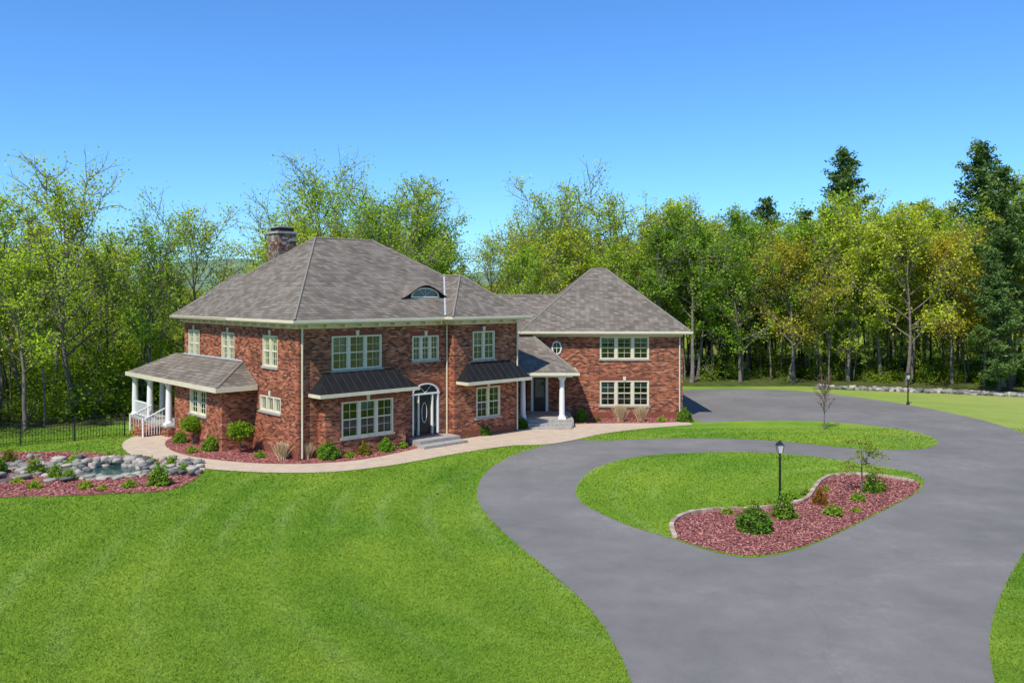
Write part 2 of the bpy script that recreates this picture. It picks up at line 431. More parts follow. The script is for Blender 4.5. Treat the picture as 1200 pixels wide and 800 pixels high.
PIN = [pine('pine_a', 31, 21, 3.9, .34, 14000), pine('pine_b', 32, 18, 3.4, .3, 10000), pine('pine_c', 33, 16, 3.2, .12, 11000)]

def put(name, me, x, y, s, rz=None, col=None, parent=None, sz=None, z=0.):
    ob = bpy.data.objects.new(name, me); ob.location = (x, y, z)
    ob.scale = (s, s, sz or s); ob.rotation_euler = (0, 0, R.uniform(0, 6.28) if rz is None else rz)
    ob.color = c4(col or (1, 1, 1)); return link(ob, parent)

# ------------------------------------------------------------ ground
def sheet(name, pts, z, mat, parent=None):
    a = sum(pts[i][0] * pts[(i + 1) % len(pts)][1] - pts[(i + 1) % len(pts)][0] * pts[i][1] for i in range(len(pts)))
    if a < 0: pts = pts[::-1]
    mb = MB(); mb.poly([(p[0], p[1], z) for p in pts]); return mb.make(name, [mat], parent)

sheet('ground', [(-2500, -2500), (2500, -2500), (2500, 2500), (-2500, 2500)], 0, M['grass'])

drive = smooth_open([site(*p) for p in [(900, 1300), (800, 950), (758, 840), (740, 800), (722, 758), (690, 712), (642, 668), (597, 630), (568, 600), (559, 577), (570, 553), (602, 533), (645, 520), (664, 512)]], 6)
drive += [site(*p) for p in [(700, 505), (760, 500), (812, 496)]]
drive += [(11.3, 50.6), (10.7, 52), (10.7, 60), (11.3, 66)]
drive += smooth_open([site(*p) for p in [(812, 456), (870, 455.5), (940, 458), (1010, 466), (1080, 477), (1150, 492), (1200, 508), (1290, 545), (1320, 580), (1280, 612), (1215, 634), (1190, 664), (1170, 705), (1160, 750), (1166, 800), (1190, 880), (1260, 1300)]], 5)
sheet('driveway', drive, .006, M['asphalt'])
oval = smooth_closed([site(*p) for p in [(657, 512), (690, 505), (760, 499), (830, 495), (900, 493), (965, 494), (1040, 501), (1082, 509), (1099, 518), (1080, 526), (1010, 526), (900, 516), (800, 513.5), (700, 516)]], 5)
sheet('lawn_oval', oval, .014, M['grass'])
island = smooth_closed([site(*p) for p in [(675, 575), (683, 560), (705, 546), (750, 535), (810, 531), (880, 530), (950, 535), (1020, 545), (1068, 554), (1082, 563), (1076, 576), (1048, 592), (1005, 614), (960, 635), (920, 648), (880, 653), (838, 647), (790, 632), (735, 615), (697, 598), (680, 587)]], 5)
sheet('lawn_island', island, .014, M['grass'])
edge_line = smooth_open([site(*p) for p in [(791, 631), (787, 618), (797, 607), (825, 600), (865, 598), (915, 594), (945, 586), (955, 573), (966, 562), (990, 557), (1030, 559), (1074, 566)]], 8)
low = smooth_open([site(*p) for p in [(1079, 566), (1073, 577), (1046, 592), (1003, 613.5), (960, 634), (920, 646.5), (880, 651.5), (838, 645.5), (797, 633)]], 5)
ibed = edge_line + low
sheet('mulch_bed', ibed, .022, M['mulch'])
pin = [site(*p) for p in [(212, 509), (196, 516), (195, 524), (215, 533), (260, 540), (320, 544), (380, 543), (430, 538), (480, 528), (515, 519), (548, 511), (600, 505), (650, 499), (700, 496.5), (770, 496), (806, 494)]]
pin = smooth_open(pin, 5)
bed = pin + [(10.9, 51.2), (10.6, 55), (-2, 57), (-12, 58), (-18, 49), (-19.5, 46.5)]
sheet('mulch_bed', bed, .022, M['mulch'])
pout = smooth_open([site(*p) for p in [(812, 498), (760, 502), (710, 508), (672, 516), (640, 521), (595, 523), (540, 531), (480, 542), (430, 549.5), (375, 554), (310, 554), (245, 550), (190, 543), (155, 534), (143, 522), (154, 513), (185, 506)]], 5)
path = pin + pout
sheet('garden_path', path, .030, M['paver'])
pond_bed = smooth_closed([site(*p) for p in [(-90, 602), (0, 584), (60, 582), (130, 579), (195, 575), (228, 562), (238, 550), (222, 542), (180, 537), (110, 531), (40, 530), (-90, 534)]], 5)
sheet('mulch_bed', pond_bed, .022, M['mulch'])
pond = smooth_closed([site(*p) for p in [(98, 553), (112, 548), (138, 547), (160, 549), (166, 553), (150, 557), (124, 559), (106, 557)]], 4)
sheet('pond_water', pond, .05, M['water'])
sheet('forest_floor', [(-160, 36), (-45, 40), (-31, 41.5), (-25, 46), (-21, 54), (-14, 63), (2, 68), (12, 70), (24, 70), (34, 68), (44, 64), (60, 60), (160, 56), (400, 300), (-400, 300)], .01, M['litter'])

def hills():
    mb = MB(); n = 120
    for (D, H0, A, sd) in ((420, 14, 9, 1.), (900, 34, 22, 5.)):
        prev = None
        for i in range(n + 1):
            a = math.radians(-75 + 150 * i / n); x = math.sin(a) * D; y = math.cos(a) * D
            z = H0 + A * noise.noise(Vector((a * 5, sd, 0))) + 1.5 * noise.noise(Vector((a * 90, sd, 3)))
            cur = [(x * .8, y * .8, -1), (x, y, z), (x * 1.3, y * 1.3, -1)]
            if prev:
                mb.poly([prev[0], cur[0], cur[1], prev[1]]); mb.poly([prev[1], cur[1], cur[2], prev[2]])
            prev = cur
    mb.make('wooded_hills', [M['hill']])
hills()

def canopy():
    """rolling treetops of the woods beyond the first rows of trunks"""
    na, nr = 520, 16; V = []
    for j in range(nr):
        for i in range(na):
            a = math.radians(-56 + 112 * i / (na - 1))
            D = (112 if a > -.2 else max(92, 112 - (-.2 - a) * 60)) + j * 4.5
            x = math.sin(a) * D; y = math.cos(a) * D
            base = (0., 4.2, 6.6, 7.6, 8.2)[min(j, 4)]
            z = base + (0 if j == 0 else 2.2 * noise.noise(Vector((x * .28, y * .28, 1.))) + 1.2 * noise.noise(Vector((x * .8, y * .8, 4.))) + .8 * noise.noise(Vector((x * 2.1, y * 2.1, 7.))))
            if a < -.2: z *= .8
            V.append((x + .8 * noise.noise(Vector((x, y, z))), y + 1.5 * noise.noise(Vector((y, x, z))), z))
    Q = [(j * na + i, j * na + i + 1, (j + 1) * na + i + 1, (j + 1) * na + i) for j in range(nr - 1) for i in range(na - 1)]
    me = quad_mesh('forest_canopy', V, Q, np.zeros(len(Q), int), [M['canopy']])
    link(bpy.data.objects.new('forest_canopy', me))
canopy()

def scatter_blades():
    n = 560000
    u = rng.uniform(0, 1, n); Y = 14.5 * (48 / 14.5) ** u; X = rng.uniform(-.66, .66, n) * Y
    ok = inside(drive, X, Y)
    ok = (~ok) | inside(oval, X, Y) | inside(island, X, Y)
    ok &= ~inside(ibed, X, Y); ok &= ~inside(bed, X, Y); ok &= ~inside(path, X, Y); ok &= ~inside(pond_bed, X, Y)
    X = X[ok]; Y = Y[ok]; n = len(X)
    s = (Y / 20.)
    ht = .040 * rng.uniform(.5, 1.3, n) * (.7 + .3 * s); w = .009 * s
    a = rng.uniform(0, 6.28, n); lx = rng.normal(0, .8, n) * ht; ly = rng.normal(0, .8, n) * ht
    dx = np.cos(a) * w; dy = np.sin(a) * w; z0 = np.full(n, .012)
    V = np.stack([np.stack([X - dx, Y - dy, z0], 1), np.stack([X + dx, Y + dy, z0], 1),
                  np.stack([X + dx * .3 + lx, Y + dy * .3 + ly, z0 + ht], 1), np.stack([X - dx * .3 + lx, Y - dy * .3 + ly, z0 + ht], 1)], 1).reshape(-1, 3)
    me = quad_mesh('grass_blades', V, np.arange(n * 4).reshape(-1, 4), np.zeros(n, int), [M['grass']], rng.uniform(0, 1, n))
    link(bpy.data.objects.new('grass', me))
scatter_blades()

def chips(name, poly, n, size, excl=()):
    P = np.array([p[:2] for p in poly]); mn = P.min(0); mx = P.max(0)
    X = rng.uniform(mn[0], mx[0], n * 3); Y = rng.uniform(mn[1], mx[1], n * 3)
    ok = inside(poly, X, Y)
    for e in excl: ok &= ~inside(e, X, Y)
    X = X[ok][:n]; Y = Y[ok][:n]
    C = np.stack([X, Y, rng.uniform(.028, .055, len(X))], 1)
    V, Q = leaf_quads(C, size, 1.8, 1.2)
    me = quad_mesh(name, V, Q, np.zeros(len(Q), int), [M['mulchchip']], rng.uniform(0, 1, len(Q)))
    link(bpy.data.objects.new(name, me))
chips('mulch', ibed, 22000, .05)
chips('mulch', pond_bed, 14000, .065, (pond,))
chips('mulch', [p for p in bed], 30000, .065, (path,))

def edging(name, line, step=.26, w=.15, h=.13):
    pts = np.array(line); seg = np.linalg.norm(np.diff(pts, axis=0), axis=1); cum = np.concatenate([[0], np.cumsum(seg)])
    mb = MB(); d = 0; vals = []
    while d < cum[-1] - step:
        a = [np.interp(d + .01, cum, pts[:, k]) for k in (0, 1)]; b = [np.interp(d + step - .012, cum, pts[:, k]) for k in (0, 1)]
        t = np.array(b) - np.array(a); ln = np.linalg.norm(t); t /= ln; nrm = (-t[1], t[0])
        hh = h * R.uniform(.9, 1.1); j = R.uniform(-.01, .01)
        mb.obox((a, t, nrm), 0, ln, -w / 2 + j, w / 2 + j, .01, hh)
        v = R.random(); vals += [v] * 6; d += step
    ob = mb.make(name, [M['edge']]); at = ob.data.attributes.new('lv', 'FLOAT', 'FACE'); at.data.foreach_set('value', vals)
edging('stone_edging', edge_line)

# ------------------------------------------------------------ house
ANG = math.radians(43); C0 = (-9.69, 38.8)
house = bpy.data.objects.new('brick_house', None); COL.objects.link(house)
house.location = (C0[0], C0[1], 0); house.rotation_euler = (0, 0, ANG)
HM = Matrix.Translation((C0[0], C0[1], 0)) @ Matrix.Rotation(ANG, 4, 'Z'); HINV = HM.inverted()

WM = [M['brick'], M['trim'], M['glass'], M['blind'], M['room'], M['soldier'], M['stone'], M['white'], M['door'], M['metal'], M['flash']]
BR, TR, GL, BL, RM, SO, ST, WH, DR, ME, FL = range(11)

def wall(mb, F, a0, a1, z0, z1, ops=(), depth=.14):
    o, d, n = F
    P = lambda a, k, z: (o[0] + d[0] * a + n[0] * k, o[1] + d[1] * a + n[1] * k, z)
    xs = sorted({a0, a1, *[q for op in ops for q in op[:2]]}); zs = sorted({z0, z1, *[q for op in ops for q in op[2:4]]})
    for i in range(len(xs) - 1):
        for j in range(len(zs) - 1):
            cx = (xs[i] + xs[i + 1]) / 2; cz = (zs[j] + zs[j + 1]) / 2
            if any(op[0] < cx < op[1] and op[2] < cz < op[3] for op in ops): continue
            mb.poly([P(xs[i], 0, zs[j]), P(xs[i + 1], 0, zs[j]), P(xs[i + 1], 0, zs[j + 1]), P(xs[i], 0, zs[j + 1])], BR)
    for (p, q, r, s_) in [op[:4] for op in ops]:
        mb.poly([P(p, 0, r), P(p, -depth, r), P(p, -depth, s_), P(p, 0, s_)], BR); mb.poly([P(q, 0, r), P(q, 0, s_), P(q, -depth, s_), P(q, -depth, r)], BR)
        mb.poly([P(p, 0, s_), P(p, -depth, s_), P(q, -depth, s_), P(q, 0, s_)], BR); mb.poly([P(p, 0, r), P(q, 0, r), P(q, -depth, r), P(p, -depth, r)], ST)

def window(mb, F, a0, a1, z0, z1, n=1, key=True, hor=True, lintel=True):
    o, d, nn = F
    P = lambda a, k, z: (o[0] + d[0] * a + nn[0] * k, o[1] + d[1] * a + nn[1] * k, z)
    fr = .075
    mb.obox(F, a0, a1, -.12, .015, z1 - fr, z1, TR); mb.obox(F, a0, a1, -.12, .015, z0, z0 + fr, TR)
    mb.obox(F, a0, a0 + fr, -.12, .013, z0 + fr, z1 - fr, TR); mb.obox(F, a1 - fr, a1, -.12, .013, z0 + fr, z1 - fr, TR)
    w = (a1 - a0) / n
    for i in range(1, n):
        c = a0 + w * i; mb.obox(F, c - .075, c + .075, -.12, .01, z0 + fr, z1 - fr, TR)
    for i in range(n):
        l = a0 + w * i + .075; r = a0 + w * (i + 1) - .075; zm = (z0 + z1) / 2
        mb.obox(F, l, l + .04, -.11, -.03, z0 + fr, z1 - fr, TR); mb.obox(F, r - .04, r, -.11, -.03, z0 + fr, z1 - fr, TR)
        if hor: mb.obox(F, l, r, -.112, -.028, zm - .03, zm + .03, TR)
        cx = (l + r) / 2
        mb.obox(F, cx - .01, cx + .01, -.1, -.06, z0 + fr, z1 - fr, TR)
        if hor:
            for zz in ((z0 + fr + zm) / 2, (z1 - fr + zm) / 2): mb.obox(F, l + .045, r - .045, -.1, -.062, zz - .01, zz + .01, TR)
        mb.poly([P(l, -.075, z0 + fr), P(r, -.075, z0 + fr), P(r, -.075, z1 - fr), P(l, -.075, z1 - fr)], GL)
        hb = R.choice([0, .15, .3, .5]) * (z1 - z0)
        if hb: mb.poly([P(l - .05, -.2, z1 - hb), P(r + .05, -.2, z1 - hb), P(r + .05, -.2, z1), P(l - .05, -.2, z1)], BL)
        if R.random() < .6:
            for q in ((l - .05, l + .12), (r - .12, r + .05)): mb.poly([P(q[0], -.24, z0), P(q[1], -.24, z0), P(q[1], -.24, z1), P(q[0], -.24, z1)], BL)
    mb.poly([P(a0 - .6, -1.1, z0 - .5), P(a1 + .6, -1.1, z0 - .5), P(a1 + .6, -1.1, z1 + .4), P(a0 - .6, -1.1, z1 + .4)], RM)  # dark backing panel standing in for the unlit room
    mb.obox(F, a0 - .08, a1 + .08, -.02, .07, z0 - .1, z0 - .002, ST)
    if lintel: mb.obox(F, a0 - .1, a1 + .1, -.01, .012, z1 + .003, z1 + .22, SO)
    if key:
        for c in [(a0 + a1) / 2]:
            mb.hexa([P(c - .07, -.01, z1 + .005), P(c + .07, -.01, z1 + .005), P(c + .07, .05, z1 + .005), P(c - .07, .05, z1 + .005),
                     P(c - .1, -.01, z1 + .25), P(c + .1, -.01, z1 + .25), P(c + .1, .05, z1 + .25), P(c - .1, .05, z1 + .25)], TR)

def hip(mb, x0, x1, y0, y1, z, ra, rb, zr, th=.2, caps=None):
    A, B, C, D = (x0, y0, z), (x1, y0, z), (x1, y1, z), (x0, y1, z)
    a = (*ra, zr); b = (*rb, zr)
    if abs(rb[0] - ra[0]) > abs(rb[1] - ra[1]):
        fs = [[A, B, b, a], [B, C, b], [C, D, a, b], [D, A, a]]; ed = [(A, a), (D, a), (B, b), (C, b), (a, b)]
    else:
        fs = [[A, B, a], [B, C, b, a], [C, D, b], [D, A, a, b]]; ed = [(A, a), (B, a), (C, b), (D, b), (a, b)]
    for f in fs: mb.poly(f, 0)
    zb = z - th
    q = [(x0, y0), (x1, y0), (x1, y1), (x0, y1)]
    for i in range(4):
        p, r = q[i], q[(i + 1) % 4]; mb.poly([(*p, zb), (*r, zb), (*r, z - .002), (*p, z - .002)], 1)
    mb.poly([(x0, y1, zb), (x1, y1, zb), (x1, y0, zb), (x0, y0, zb)], 1)
    g = .11
    mb.box(x0 - g, x1 + g, y0 - g, y0 - .003, z - .13, z - .015, 1); mb.box(x0 - g, x0 - .003, y0, y1 + g, z - .13, z - .015, 1)
    mb.box(x1 + .003, x1 + g, y0, y1 + g, z - .13, z - .015, 1)
    if caps is not None:
        for (p, r) in ed: caps.tube([p, r], [.06, .06], 6, 2)
RMATS = [M['shingle'], M['trim'], M['ridge'], M['metal'], M['flash']]

HB = MB(); HD = 12.95
Ff = ((0, 0), (1, 0), (0, -1)); Fl = ((0, 0), (0, 1), (-1, 0))
Fb = ((0, -.6), (1, 0), (0, -1)); Fbl = ((8.6, -.6), (0, 1), (-1, 0))
EZ = 6.24
upL = (1.7, 4.5, 4.0, 5.6); upE = (6.35, 8.05, 4.2, 5.45)
door_op = (6.35, 8.05, .35, 2.95)
wall(HB, Ff, 0, 8.6, 0, EZ, [upL, upE, door_op], .14)
window(HB, Ff, *upL, n=3); window(HB, Ff, *upE, n=3)
wall(HB, Fbl, 0, .6, 0, EZ)
upR = (9.85, 11.4, 4.1, 5.6); loR = (10.1, 11.8, 1.0, 2.62)
wall(HB, Fb, 8.6, 13.1, 0, EZ, [upR, loR]); window(HB, Fb, *upR, n=2); window(HB, Fb, *loR, n=2)
Lops = [(2.0, 3.5, 4.1, 5.6), (6.6, 8.1, 4.1, 5.6), (10.9, 12.4, 4.1, 5.6), (1.7, 3.8, 1.95, 2.7)]
wall(HB, Fl, 0, HD, 0, EZ, Lops)
for op in Lops[:3]: window(HB, Fl, *op, n=2)
window(HB, Fl, *Lops[3], n=3, hor=False)
Fr = ((13.1, -.6), (0, 1), (1, 0)); Fk = ((0, HD), (1, 0), (0, 1))
wall(HB, Fr, 0, HD + .6, 0, EZ, []); wall(HB, Fk, 0, 13.1, 0, EZ, [])
BayF = ((0, -.62), (1, 0), (0, -1)); bop = (1.85, 4.75, .88, 2.55)
wall(HB, BayF, 1.0, 5.5, 0, 3.0, [bop]); window(HB, BayF, *bop, n=3)
wall(HB, ((1.0, -.62), (0, 1), (-1, 0)), 0, .62, 0, 3.0); wall(HB, ((5.5, -.62), (0, 1), (1, 0)), 0, .62, 0, 3.0)
P1 = ((-1.6, 0), (0, 1), (-1, 0)); lop = (6.3, 8.3, 1.5, 2.75)
wall(HB, P1, 4.5, 10.3, 0, 3.0, [lop]); window(HB, P1, *lop, n=2)
wall(HB, ((-1.6, 4.5), (1, 0), (0, -1)), 0, 1.6, 0, 3.0); wall(HB, ((-1.6, 10.3), (1, 0), (0, 1)), 0, 1.6, 0, 3.0)
for F, a0, a1 in ((Ff, .02, 8.58), (Fb, 8.6, 13.1), (Fl, 0, HD), (Fr, 0, HD + .6), (Fbl, .01, .59)):
    HB.obox(F, a0, a1, -.01, .05, 5.98, 6.19, TR)
    k = a0 + .35
    while k < a1 - .2:
        HB.obox(F, k - .06, k + .06, .05, .34, 6.04, 6.19, TR); k += .95
    HB.obox(F, a0, a1, -.01, .03, .0, .42, SO)
for F, a in ((Ff, .0), (Fl, .0)):
    for i in range(9):
        ww = .42 if i % 2 else .28
        HB.obox(F, .0, ww, .0, .022, .5 + i * .62, .5 + i * .62 + .5, BR)
HB.box(6.37, 8.03, .13, .15, .35, 2.93, DR)
for a, b in ((6.35, 6.44), (7.96, 8.05), (6.73, 6.78), (7.62, 7.67)): HB.obox(Ff, a, b, -.12, .03, .35, 2.45, WH)
HB.obox(Ff, 6.3, 8.1, -.12, .035, 2.44, 2.52, WH)
for a, b in ((6.44, 6.73), (7.67, 7.96)): HB.box(a, b, .06, .065, .75, 2.44, GL)
def arc(mb, F, cx, cz, rx, rz, w, n0, n1, mi, a0=0, a1=math.pi, seg=16):
    o, d, nn = F; P = lambda a, k, z: (o[0] + d[0] * a + nn[0] * k, o[1] + d[1] * a + nn[1] * k, z)
    for i in range(seg):
        t0 = a0 + (a1 - a0) * i / seg; t1 = a0 + (a1 - a0) * (i + 1) / seg
        q = []
        for k in (n0, n1):
            for (t, e) in ((t0, 0), (t1, 0), (t1, w), (t0, w)): q.append(P(cx + (rx + e) * math.cos(t), k, cz + (rz + e) * math.sin(t)))
        mb.hexa(q, mi)
arc(HB, Ff, 7.2, 2.5, .79, .46, .07, -.1, .04, WH)
arc(HB, Ff, 7.2, 2.5, .865, .535, .2, -.01, .025, SO)
for t in (60, 120):
    c, s_ = math.cos(math.radians(t)), math.sin(math.radians(t))
    HB.tube([(7.2, .04, 2.52), (7.2 + .79 * c, .04, 2.5 + .46 * s_)], [.011, .011], 4, WH)
arc(HB, Ff, 7.2, 1.5, .15, .5, .02, -.125, -.1, WH, 0, 2 * math.pi, 24)
for sgn in (-1, 1):
    pts = [(7.2 + sgn * (.86) * math.cos(math.radians(t)), -.004, 2.5 + .53 * math.sin(math.radians(t))) for t in range(0, 91, 10)]
    pts += [(7.2, -.004, 3.2), (7.2 + sgn * .9, -.004, 3.2)]
    if sgn < 0: pts = pts[::-1]
    HB.poly([(p[0], -.006, p[2]) for p in pts], BR)
HB.box(6.0, 8.55, -1.15, -.035, 0, .32, ST); HB.box(5.8, 8.56, -1.75, -1.152, 0, .16, ST)
for x, y in ((.12, -.09), (8.52, -.09), (13.0, -.7)): HB.tube([(x, y, .1), (x, y, 6.1)], [.045, .045], 6, TR)
HB.make('walls_and_windows', WM, house)

RB = MB()
MZ = 6.4; RT = 10.65; RE = HD + .5
hip(RB, -.5, 13.6, -.5, RE, MZ, (4.6, 6.5), (8.3, 6.5), RT, .2, RB)
hip(RB, 8.1, 13.6, -1.1, 6., MZ + .012, (10.85, 1.65), (10.85, 3.2), MZ + .012 + 2.2, .205, RB)
hip(RB, -.5, 5.0, 6.4, RE, MZ - .012, (2.25, 8.6), (2.25, RE - 2.0), 8.72, .19, None)
RB.tube([(8.1, -.5, 6.44), (11.0, 3.25, 8.66)], [.07, .07], 5, 4)
def eyebrow():
    w = 1.6; cx = 8.0; t0 = 1.15; zb = MZ + .607 * (t0 + .5); n = 28
    top = lambda x: zb - .02 + .66 * (math.cos(math.pi * x / w) * .5 + .5) ** .8
    for i in range(n):
        x0 = -w + 2 * w * i / n; x1 = -w + 2 * w * (i + 1) / n
        q = []
        for x in (x0, x1):
            zt = top(x); tb = (zt - MZ) / .607 - .5 + .25
            q.append(((cx + x, t0 - .18, zt), (cx + x, tb + (zt - zb) * .8, zt + (zt - zb) * .28)))
        RB.poly([q[0][0], q[1][0], q[1][1], q[0][1]], 0)
        RB.poly([(q[0][0][0], t0 - .18, q[0][0][2] - .07), (q[1][0][0], t0 - .18, q[1][0][2] - .07), q[1][0], q[0][0]], 3)
        RB.poly([(q[0][0][0], t0, zb - .1), (q[1][0][0], t0, zb - .1), (q[1][0][0], t0, q[1][0][2] - .03), (q[0][0][0], t0, q[0][0][2] - .03)], 3)
    return cx, t0, zb
cx, t0, zb = eyebrow()
EB = MB(); Fe = ((cx, t0 - .03), (1, 0), (0, -1))
arc(EB, Fe, 0, zb + .05, .85, .40, .06, 0, .05, 1)
EB.obox(Fe, -.92, .92, 0, .052, zb - .02, zb + .05, 1)
EB.poly([(cx + .85 * math.cos(math.pi * i / 16), t0 - .02, zb + .05 + .40 * math.sin(math.pi * i / 16)) for i in range(17)], 0)
for t in (60, 90, 120):
    c, s_ = math.cos(math.radians(t)), math.sin(math.radians(t)); EB.tube([(cx, t0 - .05, zb + .05), (cx + .85 * c, t0 - .05, zb + .05 + .40 * s_)], [.012, .012], 4, 1)
EB.make('eyebrow_window', [M['glass'], M['white']], house)
pz = 3.13; pt = 4.2
A = (-2.1, 4.0, pz); B = (-2.1, 16.0, pz); D_ = (-.0, 5.6, pt); E_ = (-.0, 14.2, pt)
RB.poly([A, D_, E_, B], 0); RB.poly([A, (-.003, 4.0, pz), D_], 0); RB.poly([B, E_, (2.2, 16.0, pz)], 0)
RB.poly([E_, (0, HD + .004, pt - .3), (3, HD + .004, pt), (3, 16, pz), (2.2, 16., pz)], 0)
RB.poly([(-.003, 4., pz), A, B, (3, 16.0, pz), (3, HD + .004, pz), (-.003, HD + .004, pz)], 1)
RB.box(-2.18, -2.102, 3.92, 16.08, pz - .22, pz - .005, 1); RB.box(-2.1, -.06, 3.92, 3.998, pz - .22, pz - .005, 1); RB.box(-2.1, 3, 16.0, 16.08, pz - .22, pz - .005, 1)
RB.tube([A, D_], [.06, .06], 6, 2); RB.tube([(-.04, 5.6, pt + .02), (-.04, HD, pt + .02)], [.05, .05], 5, 4)
def hood(s0, s1, tw, z0, z1, dep, ins):
    a, b = (s0, tw - dep, z0), (s1, tw - dep, z0); c, d = (s1 - ins, tw - .004, z1), (s0 + ins, tw - .004, z1); e, f = (s0, tw - .004, z0), (s1, tw - .004, z0)
    RB.poly([a, b, c, d], 3); RB.poly([e, a, d], 3); RB.poly([b, f, c], 3); RB.poly([e, f, b, a], 1)
    RB.box(s0 - .03, s1 + .03, tw - dep - .04, tw - dep - .002, z0 - .16, z0 + .005, 1)
    RB.box(s0 - .035, s0 - .002, tw - dep - .001, tw - .006, z0 - .16, z0 - .003, 1); RB.box(s1 + .002, s1 + .035, tw - dep - .001, tw - .006, z0 - .16, z0 - .003, 1)
    k = s0 + .35
    while k < s1 - .2:
        f0 = 1.0
        if k < s0 + ins: f0 = (k - s0) / ins
        if k > s1 - ins: f0 = (s1 - k) / ins
        RB.tube([(k, tw - dep, z0 + .01), (k, tw - dep + dep * f0 - .02, z0 + (z1 - z0) * f0 + .01)], [.016, .016], 4, 3); k += .42
hood(.5, 6.0, 0, 3.02, 3.92, 1.05, .8)
hood(8.75, 13.25, -.6, 3.05, 3.95, .95, .7)
RB.make('roof', RMATS, house)

# chimney
CB = MB(); cx0, cx1, cy0, cy1 = 3.4, 4.5, 8.4, 9.6
CB.box(cx0, cx1, cy0, cy1, 7.5, 10.95, 0); CB.box(cx0 - .08, cx1 + .08, cy0 - .08, cy1 + .08, 10.952, 11.07, 1)
CB.box(cx0 + .1, cx1 - .1, cy0 + .1, cy1 - .1, 11.072, 11.28, 2); CB.box(cx0 + .02, cx1 - .02, cy0 + .02, cy1 - .02, 11.282, 11.34, 1)
for k in range(260):
    f = R.choice([0, 1]); z = R.uniform(7.6, 10.8); w = R.uniform(.12, .3); hh = R.uniform(.07, .15); a = R.uniform(0, 1.1 - w)
    if f == 0: CB.box(cx0 + a, cx0 + a + w, cy0 - R.uniform(.01, .05), cy0 + .001, z, z + hh, R.choice([0, 0, 1, 3]))
    else: CB.box(cx0 - R.uniform(.01, .05), cx0 + .001, cy0 + a, cy0 + a + w, z, z + hh, R.choice([0, 0, 1, 3]))
CB.make('chimney', [M['fieldstone'], M['stone'], M['iron'], M['soldier']], house)

# garden porch
PB = MB()
def column(mb, x, y, z0, z1, r=.16, mi=0):
    mb.box(x - r * 1.35, x + r * 1.35, y - r * 1.35, y + r * 1.35, z0, z0 + .12, mi)
    mb.lathe(x, y, [(r * 1.2, z0 + .12), (r * 1.2, z0 + .18), (r, z0 + .24), (r, z0 + 1.), (r * .85, z1 - .25), (r * 1.0, z1 - .2), (r * 1.15, z1 - .12)], 16, mi)
    mb.box(x - r * 1.3, x + r * 1.3, y - r * 1.3, y + r * 1.3, z1 - .12, z1, mi)
PB.box(-1.95, -.005, 10.31, 15.9, 0, .5, 1); PB.box(-2.0, -.006, 10.32, 15.95, .5, .6, 2); PB.box(-.004, 3., HD + .01, 15.9, 0, .598, 1)
for i in range(3): PB.box(-2.0 - .32 * (i + 1), -1.952 - .32 * i, 11.3, 13.1, 0, .48 - .15 * i, 1)
for t in (10.7, 13.4, 15.7): column(PB, -1.75, t, .6, 2.9, .17)
PB.box(-1.9, -1.6, 10.4, 15.9, 2.9, 3.12, 0)
column(PB, -.2, 15.7, .6, 2.9, .17); column(PB, 2.6, 15.7, .6, 3.1, .17)
for (a, b) in ((13.6, 15.55),):
    PB.box(-1.79, -1.71, a, b, 1.42, 1.5, 0); PB.box(-1.78, -1.72, a, b, .7, .76, 0)
    k = a + .06
    while k < b: PB.box(-1.77, -1.73, k - .018, k + .018, .76, 1.42, 0); k += .12
for y_ in (11.25, 13.15):
    PB.tube([(-1.75, y_, 1.45), (-2.9, y_, .95)], [.035, .035], 6, 0); PB.tube([(-2.9, y_, 0), (-2.9, y_, 1.05)], [.05, .05], 6, 0)
    for k in range(1, 8): PB.box(-1.75 - k * .14 - .015, -1.75 - k * .14 + .015, y_ - .015, y_ + .015, .1, 1.45 - k * .061, 0)
PB.make('garden_porch', [M['white'], M['brick'], M['stone']], house)

# ---- garage wing and link
GB = MB(); Fg = ((0, 52), (1, 0), (0, -1)); GE = 5.14
g1 = (5.35, 8.35, 3.62, 5.0 - .03); g2 = (5.35, 8.35, .78, 2.3)
wall(GB, Fg, .9, 10.4, 0, GE, [g1, g2]); window(GB, Fg, *g1, n=3, lintel=False, key=False); window(GB, Fg, *g2, n=3)
wall(GB, ((10.4, 52), (0, 1), (1, 0)), 0, 11, 0, GE); wall(GB, ((.9, 52), (0, 1), (-1, 0)), 0, 11, 0, GE); wall(GB, ((0, 63), (1, 0), (0, 1)), .9, 10.4, 0, GE)
GB.obox(Fg, .9, 10.4, -.01, .045, 4.975, 5.1, TR); GB.obox(Fg, .9, 10.4, -.01, .03, 0, .4, SO)
for i in range(7):
    ww = .42 if i % 2 else .28
    GB.obox(Fg, 10.4 - ww, 10.401, 0, .02, .5 + i * .62, 1.0 + i * .62, BR)
GB.tube([(10.2, 51.9, .1), (10.2, 51.9, 5.0)], [.045, .045], 6, TR)
arc(GB, Fg, 2.72, 4.3, .24, .36, .08, 0, .05, WH, 0, 2 * math.pi, 8)
GB.poly([(2.72 + .25 * math.cos(2 * math.pi * i / 8), 51.985, 4.3 + .37 * math.sin(2 * math.pi * i / 8)) for i in range(8)], GL)
GB.obox(Fg, 2.705, 2.735, .015, .035, 3.94, 4.66, WH); GB.obox(Fg, 2.48, 2.96, .015, .034, 4.285, 4.315, WH)
Fk2 = ((0, 52.3), (1, 0), (0, -1))
wall(GB, Fk2, -5.5, .9, 0, GE, [(-1.6, -.5, .45, 2.6)]); GB.obox(Fk2, -1.6, -.5, -.12, -.05, .45, 2.6, DR)
